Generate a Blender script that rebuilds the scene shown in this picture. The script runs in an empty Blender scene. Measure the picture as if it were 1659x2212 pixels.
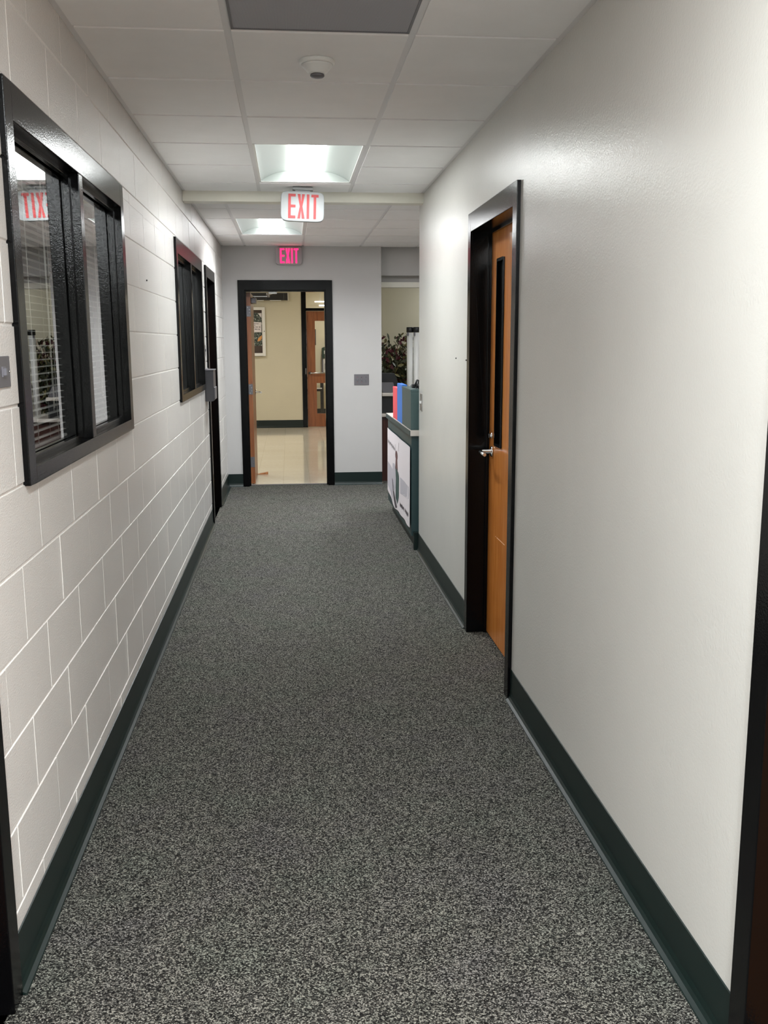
import bpy, bmesh, math, random
from mathutils import Vector, Matrix
random.seed(7)
SC = bpy.context.scene
COL = SC.collection
PI = math.pi

# ------------------------------------------------------------------ measures
XL, XR, H = -0.6937, 0.9432, 2.572
YE = 10.5267
T = 0.6096
ROW0 = 3.387
BEAM0, BEAM1 = 6.81, 6.93
WEND = 7.03
LOBBY_Y = 17.9

def lin(c):
    c = c / 255.0
    return c / 12.92 if c <= 0.04045 else ((c + 0.055) / 1.055) ** 2.4
def rgb(r, g, b): return (lin(r), lin(g), lin(b), 1.0)

# ------------------------------------------------------------------ materials
class NT:
    def __init__(s, name):
        s.m = bpy.data.materials.new(name); s.m.use_nodes = True
        s.n = s.m.node_tree.nodes; s.l = s.m.node_tree.links
        s.n.clear()
        s.out = s.n.new('ShaderNodeOutputMaterial')
    def node(s, t, **kw):
        n = s.n.new(t)
        for k, v in kw.items():
            if k in n.inputs: n.inputs[k].default_value = v
            else: setattr(n, k, v)
        return n
    def link(s, a, b): s.l.new(a, b)

def coords(nt, scale=(1, 1, 1), rot=(0, 0, 0), loc=(0, 0, 0)):
    tc = nt.node('ShaderNodeTexCoord')
    mp = nt.node('ShaderNodeMapping')
    mp.inputs['Scale'].default_value = scale
    mp.inputs['Rotation'].default_value = rot
    mp.inputs['Location'].default_value = loc
    nt.link(tc.outputs['Object'], mp.inputs['Vector'])
    return mp.outputs['Vector']

def noise(nt, vec, scale, detail=2, rough=0.5):
    n = nt.node('ShaderNodeTexNoise')
    n.inputs['Scale'].default_value = scale
    n.inputs['Detail'].default_value = detail
    n.inputs['Roughness'].default_value = rough
    nt.link(vec, n.inputs['Vector'])
    return n.outputs['Fac']

def ramp(nt, fac, stops):
    r = nt.node('ShaderNodeValToRGB')
    e = r.color_ramp.elements
    while len(e) < len(stops): e.new(0.5)
    for i, (p, c) in enumerate(stops):
        e[i].position = p; e[i].color = c
    nt.link(fac, r.inputs['Fac'])
    return r.outputs['Color']

def pbr(name, base, rough=0.5, metal=0.0, bump=None, spec=0.5, mottled=0.0, coat=0.0, mscale=2.5, bdetail=2):
    nt = NT(name)
    b = nt.node('ShaderNodeBsdfPrincipled')
    b.inputs['Roughness'].default_value = rough
    b.inputs['Metallic'].default_value = metal
    b.inputs['Specular IOR Level'].default_value = spec
    b.inputs['Coat Weight'].default_value = coat
    v = coords(nt)
    if mottled > 0:
        f = noise(nt, v, mscale, 4, 0.6)
        lo = tuple(c * (1 - mottled) for c in base[:3]) + (1,)
        hi = tuple(min(1, c * (1 + mottled)) for c in base[:3]) + (1,)
        nt.link(ramp(nt, f, [(0.3, lo), (0.7, hi)]), b.inputs['Base Color'])
    else:
        b.inputs['Base Color'].default_value = base
    if bump:
        sc_, st, dist = bump
        f = noise(nt, v, sc_, bdetail, 0.55)
        bp = nt.node('ShaderNodeBump')
        bp.inputs['Strength'].default_value = st
        bp.inputs['Distance'].default_value = dist
        nt.link(f, bp.inputs['Height'])
        nt.link(bp.outputs['Normal'], b.inputs['Normal'])
    nt.link(b.outputs['BSDF'], nt.out.inputs['Surface'])
    return nt.m

def emit(name, col, strength):
    nt = NT(name)
    e = nt.node('ShaderNodeEmission')
    e.inputs['Color'].default_value = col
    e.inputs['Strength'].default_value = strength
    nt.link(e.outputs['Emission'], nt.out.inputs['Surface'])
    return nt.m

def glass(name, gain=1.0, tint=(0.9, 0.93, 0.92, 1)):
    nt = NT(name)
    tr = nt.node('ShaderNodeBsdfTransparent'); tr.inputs['Color'].default_value = tint
    gl = nt.node('ShaderNodeBsdfGlossy'); gl.inputs['Roughness'].default_value = 0.0
    gl.inputs['Color'].default_value = (1, 1, 1, 1)
    lw_ = nt.node('ShaderNodeLayerWeight'); lw_.inputs['Blend'].default_value = 0.5
    pw = nt.node('ShaderNodeMath', operation='POWER'); nt.link(lw_.outputs['Facing'], pw.inputs[0]); pw.inputs[1].default_value = 4.2
    fr = nt.node('ShaderNodeMath', operation='MULTIPLY_ADD'); fr.use_clamp = True
    nt.link(pw.outputs[0], fr.inputs[0]); fr.inputs[1].default_value = gain; fr.inputs[2].default_value = 0.07
    mx = nt.node('ShaderNodeMixShader')
    nt.link(fr.outputs[0], mx.inputs['Fac'])
    nt.link(tr.outputs['BSDF'], mx.inputs[1]); nt.link(gl.outputs['BSDF'], mx.inputs[2])
    nt.link(mx.outputs['Shader'], nt.out.inputs['Surface'])
    return nt.m

def carpet_mat():
    nt = NT('carpet')
    b = nt.node('ShaderNodeBsdfPrincipled')
    b.inputs['Roughness'].default_value = 0.95
    b.inputs['Specular IOR Level'].default_value = 0.15
    v = coords(nt, rot=(0, 0, 0.75), scale=(1, 1.25, 1))
    vor = nt.node('ShaderNodeTexVoronoi'); vor.inputs['Scale'].default_value = 255
    vor.inputs['Randomness'].default_value = 0.85
    nt.link(v, vor.inputs['Vector'])
    sx = nt.node('ShaderNodeSeparateColor'); nt.link(vor.outputs['Color'], sx.inputs[0])
    nz = noise(nt, v, 330, 2, 0.6)
    ad = nt.node('ShaderNodeMath', operation='ADD'); nt.link(sx.outputs[0], ad.inputs[0]); nt.link(nz, ad.inputs[1])
    hf = nt.node('ShaderNodeMath', operation='MULTIPLY'); nt.link(ad.outputs[0], hf.inputs[0]); hf.inputs[1].default_value = 0.5
    c1 = ramp(nt, hf.outputs[0], [(0.28, rgb(9, 9, 9)), (0.5, rgb(64, 64, 62)), (0.74, rgb(168, 168, 161))])
    c2 = ramp(nt, vor.outputs['Distance'], [(0.2, (1.1, 1.1, 1.1, 1)), (0.7, (0.3, 0.3, 0.3, 1))])
    iv = nt.node('ShaderNodeMath', operation='SUBTRACT'); iv.inputs[0].default_value = 1.0
    nt.link(vor.outputs['Distance'], iv.inputs[1]); f1 = iv.outputs[0]
    mx = nt.node('ShaderNodeMix', data_type='RGBA', blend_type='MULTIPLY')
    mx.inputs[0].default_value = 0.8
    nt.link(c1, mx.inputs[6]); nt.link(c2, mx.inputs[7])
    v2 = coords(nt)
    big = noise(nt, v2, 3.0, 5, 0.65)
    c3 = ramp(nt, big, [(0.3, (0.97, 0.93, 0.97, 1)), (0.5, (1.02, 1.0, 0.96, 1)), (0.7, (0.94, 1.0, 0.93, 1))])
    mx2 = nt.node('ShaderNodeMix', data_type='RGBA', blend_type='MULTIPLY')
    mx2.inputs[0].default_value = 1.0
    nt.link(mx.outputs[2], mx2.inputs[6]); nt.link(c3, mx2.inputs[7])
    nt.link(mx2.outputs[2], b.inputs['Base Color'])
    bp = nt.node('ShaderNodeBump'); bp.inputs['Strength'].default_value = 0.7
    bp.inputs['Distance'].default_value = 0.004
    nt.link(f1, bp.inputs['Height']); nt.link(bp.outputs['Normal'], b.inputs['Normal'])
    nt.link(b.outputs['BSDF'], nt.out.inputs['Surface'])
    return nt.m

def wood_mat(name, a, b_, scale=(14, 14, 0.9), rough=0.3):
    nt = NT(name)
    b = nt.node('ShaderNodeBsdfPrincipled')
    b.inputs['Roughness'].default_value = rough
    v = coords(nt, scale=scale)
    f = noise(nt, v, 3.0, 6, 0.6)
    v3 = coords(nt, scale=(90, 90, 2.5))
    g = noise(nt, v3, 2.0, 2, 0.5)
    c1 = ramp(nt, f, [(0.35, a), (0.65, b_)])
    c2 = ramp(nt, g, [(0.36, (0.72, 0.68, 0.62, 1)), (0.5, (1, 1, 1, 1))])
    mx = nt.node('ShaderNodeMix', data_type='RGBA', blend_type='MULTIPLY')
    mx.inputs[0].default_value = 0.6
    nt.link(c1, mx.inputs[6]); nt.link(c2, mx.inputs[7])
    nt.link(mx.outputs[2], b.inputs['Base Color'])
    nt.link(b.outputs['BSDF'], nt.out.inputs['Surface'])
    return nt.m

def vct_mat():
    nt = NT('vinyl_tile')
    b = nt.node('ShaderNodeBsdfPrincipled')
    b.inputs['Roughness'].default_value = 0.07
    b.inputs['Specular IOR Level'].default_value = 0.6
    v = coords(nt, scale=(1, 1, 1), loc=(0.1, 0.13, 0))
    br = nt.node('ShaderNodeTexBrick')
    br.offset = 0.0
    br.inputs['Scale'].default_value = 1.0
    br.inputs['Color1'].default_value = rgb(224, 217, 200)
    br.inputs['Color2'].default_value = rgb(219, 211, 193)
    br.inputs['Mortar'].default_value = rgb(192, 184, 166)
    br.inputs['Mortar Size'].default_value = 0.0016
    br.inputs['Brick Width'].default_value = 0.3048
    br.inputs['Row Height'].default_value = 0.3048
    nt.link(v, br.inputs['Vector'])
    f = noise(nt, coords(nt), 24, 5, 0.65)
    c2 = ramp(nt, f, [(0.3, (0.93, 0.92, 0.9, 1)), (0.6, (1, 1, 1, 1))])
    mx = nt.node('ShaderNodeMix', data_type='RGBA', blend_type='MULTIPLY'); mx.inputs[0].default_value = 1
    nt.link(br.outputs['Color'], mx.inputs[6]); nt.link(c2, mx.inputs[7])
    nt.link(mx.outputs[2], b.inputs['Base Color'])
    nt.link(b.outputs['BSDF'], nt.out.inputs['Surface'])
    return nt.m

def perforated_mat():
    nt = NT('perforated_grey')
    b = nt.node('ShaderNodeBsdfPrincipled')
    b.inputs['Roughness'].default_value = 0.55
    v = coords(nt, rot=(0, 0, 0.785))
    vor = nt.node('ShaderNodeTexVoronoi'); vor.inputs['Scale'].default_value = 210
    vor.inputs['Randomness'].default_value = 0.0
    nt.link(v, vor.inputs['Vector'])
    c = ramp(nt, vor.outputs['Distance'], [(0.22, rgb(70, 70, 76)), (0.34, rgb(164, 164, 170))])
    nt.link(c, b.inputs['Base Color'])
    nt.link(b.outputs['BSDF'], nt.out.inputs['Surface'])
    return nt.m

def speckled_mat(name):
    nt = NT(name)
    b = nt.node('ShaderNodeBsdfPrincipled'); b.inputs['Roughness'].default_value = 0.4
    f = noise(nt, coords(nt), 38, 3, 0.7)
    c = ramp(nt, f, [(0.42, rgb(26, 36, 30)), (0.56, rgb(70, 84, 74)), (0.66, rgb(225, 228, 222))])
    nt.link(c, b.inputs['Base Color'])
    nt.link(b.outputs['BSDF'], nt.out.inputs['Surface'])
    return nt.m

M = {
 'block': pbr('painted_block', rgb(220, 217, 213), 0.13, bump=(200, 0.65, 0.0034), spec=0.5, mottled=0.03, mscale=1.6, bdetail=5),
 'wall': pbr('painted_plaster', rgb(200, 199, 194), 0.27, bump=(150, 0.26, 0.003), spec=0.36, mottled=0.035, mscale=1.3),
 'endwall': pbr('painted_endwall', rgb(178, 176, 175), 0.5, bump=(120, 0.08, 0.002), mottled=0.02),
 'beam': pbr('painted_beam', rgb(224, 221, 210), 0.4, mottled=0.02),
 'beige': pbr('painted_beige', rgb(204, 198, 178), 0.5, bump=(120, 0.06, 0.002), mottled=0.02),
 'cream': pbr('painted_cream', rgb(232, 224, 198), 0.35, bump=(120, 0.1, 0.002)),
 'office': pbr('office_paint', rgb(150, 146, 138), 0.6),
 'tile': pbr('ceiling_tile', rgb(238, 237, 237), 0.9, bump=(420, 0.35, 0.0015), spec=0.2, mottled=0.02, mscale=5),
 'tee': pbr('tee_metal', rgb(218, 217, 218), 0.4),
 'black': pbr('black_gloss_paint', rgb(7, 7, 8), 0.12, bump=(200, 0.2, 0.002), spec=0.15),
 'blackmat': pbr('black_plastic', rgb(20, 21, 24), 0.45),
 'green': pbr('green_rubber_base', rgb(10, 27, 25), 0.36, spec=0.4),
 'greenlam': pbr('green_laminate', rgb(34, 58, 60), 0.42, mottled=0.03),
 'greenbox': pbr('green_box', rgb(56, 78, 78), 0.4),
 'toplam': pbr('pale_laminate', rgb(196, 188, 180), 0.3),
 'carpet': carpet_mat(),
 'vct': vct_mat(),
 'doorwood': wood_mat('honey_oak', rgb(196, 118, 52), rgb(214, 138, 68), rough=0.2),
 'darkwood': wood_mat('red_oak', rgb(126, 74, 44), rgb(150, 92, 56), rough=0.3),
 'mahogany': wood_mat('dark_mahogany', rgb(52, 28, 24), rgb(70, 38, 32), rough=0.35),
 'chrome': pbr('chrome', (0.8, 0.8, 0.8, 1), 0.12, 1.0),
 'steel': pbr('brushed_steel', (0.5, 0.5, 0.5, 1), 0.32, 1.0),
 'zinc': pbr('grey_metal', rgb(106, 104, 108), 0.42, 0.35),
 'darkplast': pbr('dark_grey_plastic', rgb(62, 61, 66), 0.35),
 'greyplast': pbr('grey_plastic', rgb(104, 103, 110), 0.35),
 'white': pbr('white_plastic', rgb(224, 224, 222), 0.3),
 'reflector': pbr('white_reflector', rgb(140, 146, 142), 0.45, bump=(300, 0.1, 0.001)),
 'lens': emit('lamp_lens', (0.97, 1.0, 0.985, 1), 12.5),
 'lens2': emit('lamp_lens_far', (0.97, 0.985, 1.0, 1), 11.5),
 'lobbylens': emit('lamp_lens_lobby', (1.0, 0.95, 0.88, 1), 2.8),
 'greyshell': pbr('grey_shell', rgb(150, 142, 145), 0.4),
 'signwhite': pbr('sign_white', rgb(134, 136, 137), 0.4),
 'redletter': pbr('red_translucent', rgb(160, 40, 42), 0.55),
 'pinkglow': emit('red_led_glow', (1.0, 0.015, 0.09, 1), 1.9),
 'winglass': glass('window_glass', 1.5, (0.93, 0.95, 0.95, 1)),
 'clear': glass('clear_glass', 0.9, (0.97, 0.98, 0.97, 1)),
 'liteglass': pbr('dark_wired_glass', rgb(26, 26, 28), 0.12),
 'slat': pbr('blind_slat', rgb(226, 226, 222), 0.35),
 'cord': pbr('blind_cord', rgb(205, 205, 200), 0.5),
 'vent': perforated_mat(),
 'paper': pbr('paper', rgb(226, 220, 224), 0.6),
 'ink': pbr('ink', rgb(70, 66, 72), 0.7),
 'shade': pbr('print_grey', rgb(182, 180, 188), 0.7),
 'jacket': pbr('print_green', rgb(52, 78, 74), 0.7),
 'skin': pbr('print_brown', rgb(104, 74, 72), 0.7),
 'red': pbr('red_folder', rgb(232, 78, 92), 0.4),
 'blue': pbr('blue_folder', rgb(46, 116, 205), 0.4),
 'leaf': pbr('leaf_green', rgb(72, 78, 58), 0.45, mottled=0.25, mscale=9),
 'leafpale': pbr('leaf_olive', rgb(134, 128, 84), 0.45, mottled=0.2, mscale=9),
 'leafred': pbr('leaf_burgundy', rgb(98, 42, 56), 0.45, mottled=0.2, mscale=9),
 'tube': pbr('white_tube', rgb(232, 232, 231), 0.55),
 'speck': speckled_mat('composition_print'),
 'orange': pbr('orange_print', rgb(222, 160, 92), 0.5),
 'brownboard': pbr('brown_board', rgb(74, 62, 56), 0.7),
 'wedge': wood_mat('pale_pine', rgb(176, 112, 62), rgb(196, 136, 84)),
 'dispgreen': pbr('dark_green_plastic', rgb(24, 56, 46), 0.35),
 'dirt': pbr('scuff', rgb(235, 190, 150), 0.6),
}

# ------------------------------------------------------------------ mesh helper
class MB:
    def __init__(s): s.v = []; s.f = []; s.smooth = []
    def add(s, vs, fs, smooth=False):
        o = len(s.v); s.v += [tuple(v) for v in vs]
        for f in fs: s.f.append([o + i for i in f]); s.smooth.append(smooth)
        return s
    def box(s, x0, x1, y0, y1, z0, z1):
        x0, x1 = min(x0, x1), max(x0, x1); y0, y1 = min(y0, y1), max(y0, y1); z0, z1 = min(z0, z1), max(z0, z1)
        return s.add([(x0,y0,z0),(x1,y0,z0),(x1,y1,z0),(x0,y1,z0),(x0,y0,z1),(x1,y0,z1),(x1,y1,z1),(x0,y1,z1)],
              [(0,3,2,1),(4,5,6,7),(0,1,5,4),(1,2,6,5),(2,3,7,6),(3,0,4,7)])
    def prism(s, poly, axis, a, b, smooth=False):
        # poly: 2D points, extruded along axis; axis 0 -> (y,z), 1 -> (x,z), 2 -> (x,y)
        def p(u, v, w):
            return {0: (w, u, v), 1: (u, w, v), 2: (u, v, w)}[axis]
        n = len(poly)
        vs = [p(u, v, a) for u, v in poly] + [p(u, v, b) for u, v in poly]
        fs = [tuple(range(n)), tuple(range(2 * n - 1, n - 1, -1))]
        s.add(vs, fs)
        s.add(vs, [(i, (i + 1) % n, n + (i + 1) % n, n + i) for i in range(n)], smooth)
        return s
    def tube(s, pts, r, n=8, caps=True):
        pts = [Vector(p) for p in pts]
        rs = r if isinstance(r, (list, tuple)) else [r] * len(pts)
        vs = []; up = None
        for i, p in enumerate(pts):
            d = (pts[min(i + 1, len(pts) - 1)] - pts[max(i - 1, 0)])
            d = d.normalized() if d.length > 0 else Vector((0, 0, 1))
            if up is None:
                a = Vector((0, 0, 1)) if abs(d.z) < 0.9 else Vector((1, 0, 0))
            else: a = up
            u = (a - d * a.dot(d)).normalized(); w = d.cross(u); up = u
            for k in range(n):
                t = 2 * PI * k / n
                vs.append(p + (u * math.cos(t) + w * math.sin(t)) * rs[i])
        fs = []
        for i in range(len(pts) - 1):
            for k in range(n):
                fs.append((i*n+k, i*n+(k+1) % n, (i+1)*n+(k+1) % n, (i+1)*n+k))
        s.add(vs, fs, True)
        if caps: s.add(vs[:n], [tuple(range(n))[::-1]]); s.add(vs[-n:], [tuple(range(n))])
        return s
    def lathe(s, prof, c=(0, 0, 0), axis=2, n=32):
        vs = []
        for r, h in prof:
            for k in range(n):
                t = 2 * PI * k / n; u, w = r * math.cos(t), r * math.sin(t)
                q = {2: (u, w, h), 1: (u, h, w), 0: (h, u, w)}[axis]
                vs.append((q[0] + c[0], q[1] + c[1], q[2] + c[2]))
        fs = []
        for i in range(len(prof) - 1):
            for k in range(n):
                fs.append((i*n+k, i*n+(k+1) % n, (i+1)*n+(k+1) % n, (i+1)*n+k))
        s.add(vs, fs, True)
        s.add(vs[:n], [tuple(range(n))]); s.add(vs[-n:], [tuple(range(n))])
        return s
    def frame(s, x0, x1, y0, y1, z0, z1, side, head, sill=None, axis=0):
        # rectangular frame in the plane normal to axis (0: opening spans y,z ; 1: spans x,z)
        sill = side if sill is None else sill
        if axis == 0:
            s.box(x0, x1, y0, y0 + side, z0, z1); s.box(x0, x1, y1 - side, y1, z0, z1)
            s.box(x0, x1, y0 + side, y1 - side, z1 - head, z1)
            if sill > 0: s.box(x0, x1, y0 + side, y1 - side, z0, z0 + sill)
        else:
            s.box(x0, x0 + side, y0, y1, z0, z1); s.box(x1 - side, x1, y0, y1, z0, z1)
            s.box(x0 + side, x1 - side, y0, y1, z1 - head, z1)
            if sill > 0: s.box(x0 + side, x1 - side, y0, y1, z0, z0 + sill)
        return s

def origin_of(o):
    p = Vector((0, 0, 0))
    while o is not None: p += o.location; o = o.parent
    return p

def obj(name, mb, mat, parent=None, bevel=0.0, seg=2, local=False, loc=None):
    me = bpy.data.meshes.new(name)
    off = Vector((0, 0, 0))
    if parent is not None and not local: off = origin_of(parent)
    if loc is not None: off = off + Vector(loc)
    me.from_pydata([tuple(Vector(v) - off) for v in mb.v], [], mb.f)
    for p, sm in zip(me.polygons, mb.smooth): p.use_smooth = sm
    bm = bmesh.new(); bm.from_mesh(me)
    bmesh.ops.remove_doubles(bm, verts=bm.verts, dist=1e-6)
    bmesh.ops.recalc_face_normals(bm, faces=bm.faces)
    if bevel > 0:
        ed = [e for e in bm.edges if len(e.link_faces) == 2 and e.calc_face_angle(0) > 0.5]
        bmesh.ops.bevel(bm, geom=ed, offset=bevel, segments=seg, affect='EDGES', profile=0.6)
    bm.to_mesh(me); bm.free()
    me.materials.append(M[mat])
    o = bpy.data.objects.new(name, me); COL.objects.link(o)
    if loc is not None: o.location = loc
    if parent is not None: o.parent = parent
    return o

def tag(o, label, cat, group=None, kind=None):
    o['label'] = label; o['category'] = cat
    if group: o['group'] = group
    if kind: o['kind'] = kind
    return o

def thing(name, loc, label, cat, group=None, kind=None):
    o = bpy.data.objects.new(name, None); COL.objects.link(o)
    o.location = loc; o.empty_display_size = 0.1
    return tag(o, label, cat, group, kind)

def struct(name, mb, mat, label, cat, bevel=0.0):
    return tag(obj(name, mb, mat, None, bevel), label, cat, kind='structure')

def subtract(a, b, cuts):
    segs = [(a, b)]
    for c0, c1 in cuts:
        out = []
        for s0, s1 in segs:
            if c1 <= s0 or c0 >= s1: out.append((s0, s1)); continue
            if c0 > s0: out.append((s0, c0))
            if c1 < s1: out.append((c1, s1))
        segs = out
    return [(p, q) for p, q in segs if q - p > 1e-4]

def holed_wall(mb, x0, x1, y0, y1, z0, z1, holes, axis=0):
    # holes: (a0,a1,zb,zt) along y (axis 0) or x (axis 1)
    cuts = sorted({z0, z1} | {z for h in holes for z in h[2:4] if z0 < z < z1})
    lo, hi = (y0, y1) if axis == 0 else (x0, x1)
    for za, zb in zip(cuts[:-1], cuts[1:]):
        c = [(h[0], h[1]) for h in holes if h[2] < zb - 1e-6 and h[3] > za + 1e-6]
        for s0, s1 in subtract(lo, hi, c):
            if axis == 0: mb.box(x0, x1, s0, s1, za, zb)
            else: mb.box(s0, s1, y0, y1, za, zb)
    return mb

# ------------------------------------------------------------------ floor
YB = 0.30          # corridor continues behind the photographer
f = MB().box(XL - 0.15, XR + 0.17, YB, WEND, -0.06, 0).box(XL - 0.15, 3.75, WEND, YE + 0.09, -0.06, 0)
f.box(1.02, 3.75, YE + 0.09, 13.1, -0.06, 0)
struct('floor', f, 'carpet', 'grey and black flecked loop carpet running down the corridor', 'carpet floor')
f = MB().box(-3.0, 1.02, YE + 0.09, LOBBY_Y, -0.06, 0).box(1.02, 3.0, 13.25, LOBBY_Y, -0.06, 0).box(-3.0, 3.0, LOBBY_Y, 21.2, -0.06, 0)
struct('floor_lobby', f, 'vct', 'shiny cream vinyl tile floor seen through the far doorway', 'tile floor')

# ------------------------------------------------------------------ left wall, concrete block
W1 = (2.55, 4.256, 1.195, 2.208)
W2 = (6.175, 7.95, 1.19, 2.205)
D3 = (8.30, 9.26, 0.0, 2.20)
D5 = (1.10, 2.165, 0.0, 2.20)
ins = 0.035
holesL = [(W1[0]+ins, W1[1]-ins, W1[2]+ins/2, W1[3]-ins), (W2[0]+ins, W2[1]-ins, W2[2]+ins/2, W2[3]-ins),
          (D3[0]+ins, D3[1]-ins, 0, D3[3]-ins), (D5[0]+ins, D5[1]-ins, 0, D5[3]-ins)]
def block_wall(mb, x, thick, y0, y1, z1, holes, sgn):
    # painted block face: every block has eased edges, joints are shallow grooves
    g = 0.0042
    bx = x - sgn * g
    holed_wall(mb, bx, x - sgn * thick, y0, y1, -0.02, z1, holes, 0) if sgn < 0 else holed_wall(mb, x - thick, bx, y0, y1, -0.02, z1, holes, 0)
    c = 0
    zb = -0.018
    while zb < z1:
        zt = min(zb + 0.2032, z1)
        ph = 0.0396 if c % 2 == 0 else 0.2428
        k = math.floor((y0 - ph) / 0.4064)
        zs = sorted({zb, zt} | {z for h in holes for z in h[2:4] if zb < z < zt})
        while ph + k * 0.4064 < y1:
            a, b = ph + k * 0.4064, ph + (k + 1) * 0.4064
            for za, zc in zip(zs[:-1], zs[1:]):
                cuts = [(h[0], h[1]) for h in holes if h[2] < zc - 1e-6 and h[3] > za + 1e-6]
                for s0, s1 in subtract(max(a, y0), min(b, y1), cuts):
                    ga = 0.0012 if abs(s0 - a) < 1e-6 else 0
                    gb = 0.0012 if abs(s1 - b) < 1e-6 else 0
                    gz0 = 0.0022 if abs(za - zb) < 1e-6 else 0
                    gz1 = 0.0022 if abs(zc - zt) < 1e-6 else 0
                    e, et, eb = 0.0022, 0.0012, 0.0052
                    o_ = [(s0+ga, za+gz0), (s1-gb, za+gz0), (s1-gb, zc-gz1), (s0+ga, zc-gz1)]
                    i_ = [(s0+ga+(e*0.6 if ga else 0), za+gz0+(eb if gz0 else 0)), (s1-gb-(e*0.6 if gb else 0), za+gz0+(eb if gz0 else 0)),
                          (s1-gb-(e*0.6 if gb else 0), zc-gz1-(et if gz1 else 0)), (s0+ga+(e*0.6 if ga else 0), zc-gz1-(et if gz1 else 0))]
                    j = random.uniform(-0.0006, 0.0006)
                    vs = [(bx - sgn*0.001, u, w) for u, w in o_] + [(x + j*sgn - sgn*0.0006, u, w) for u, w in i_]
                    mb.add(vs, [(0,1,5,4), (1,2,6,5), (2,3,7,6), (3,0,4,7), (4,5,6,7)])
            k += 1
        zb += 0.2032; c += 1
    return mb
wl = block_wall(MB(), XL, 0.15, YB, YE, 2.66, holesL, 1)
me_wl = struct('wall_left', wl, 'block', 'off white painted concrete block wall on the left', 'block wall')

# ------------------------------------------------------------------ right wall
D2 = (3.955, 5.03, 0.0, 2.203)
D6 = (0.72, 1.792, 0.0, 2.203)
holesR = [(D2[0]+ins, D2[1]-ins, 0, D2[3]-ins), (D6[0]+ins, D6[1]-ins, 0, D6[3]-ins)]
wr = holed_wall(MB(), XR, XR + 0.15, YB, WEND, 0, 2.66, holesR)
wr.box(XR + 0.15, 3.75, WEND - 0.12, WEND, 0, 2.66)
struct('wall_right', wr, 'wall', 'smooth glossy off white wall on the right with the wooden door', 'wall')

# end wall with doorway, bulkhead, partitions
D1 = (-0.533, 0.470, 0.0, 2.213)
we = holed_wall(MB(), XL - 0.15, 1.0, YE, YE + 0.14, 0, 2.66, [(D1[0]+ins, D1[1]-ins, 0, D1[3]-ins)], axis=1)
struct('wall_end', we, 'endwall', 'grey off white wall closing the corridor around the open doorway', 'wall')
struct('wall_partition', MB().box(0.90, 1.0, YE + 0.14, 13.25, 0, 2.75), 'beige', 'partition wall between lobby and reception', 'wall')
struct('wall_bulkhead', MB().box(1.0, 3.75, 10.64, 11.40, 2.272, 2.66).box(1.0, 3.75, 10.78, 10.84, 2.150, 2.272), 'endwall', 'boxed bulkhead hanging above the reception area', 'bulkhead')
tr = MB().box(1.0, 3.75, 10.735, 10.779, 2.150, 2.209)
struct('trim_2', tr, 'beam', 'pale horizontal trim bar under the reception bulkhead', 'trim', 0.003)
wb = MB().box(1.0, 3.75, 13.1, 13.25, 0, 2.75).box(3.75, 3.9, WEND - 0.12, 13.25, 0, 2.75)
struct('wall_reception', wb, 'beige', 'dim beige wall behind the reception plant', 'wall')
struct('trim_1', MB().box(XL, XR, BEAM0, BEAM1, 2.502, 2.66).box(XR, XR + 0.3, BEAM0 + 0.1, BEAM1, 2.502, 2.66), 'beam', 'cream beam dropping from the ceiling across the corridor', 'beam')
rm = MB().box(-2.8, XL - 0.15, YB - 0.12, YB, 0, 2.66).box(XR + 0.15, 3.0, YB - 0.12, YB, 0, 2.66)
rm.box(-2.9, -2.8, -4.6, YB, 0, 2.66).box(3.0, 3.1, -4.6, YB, 0, 2.66).box(-2.9, 3.1, -4.7, -4.6, 0, 2.66)
struct('wall_back', rm, 'wall', 'walls of the room behind the photographer', 'wall')
struct('floor_back', MB().box(-2.9, 3.1, -4.7, YB, -0.06, 0), 'carpet', 'carpet of the room behind the photographer', 'carpet floor')
struct('ceiling_back', MB().box(-2.9, 3.1, -4.7, YB, 2.80, 2.86), 'tile', 'ceiling of the room behind the photographer', 'ceiling')

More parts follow.
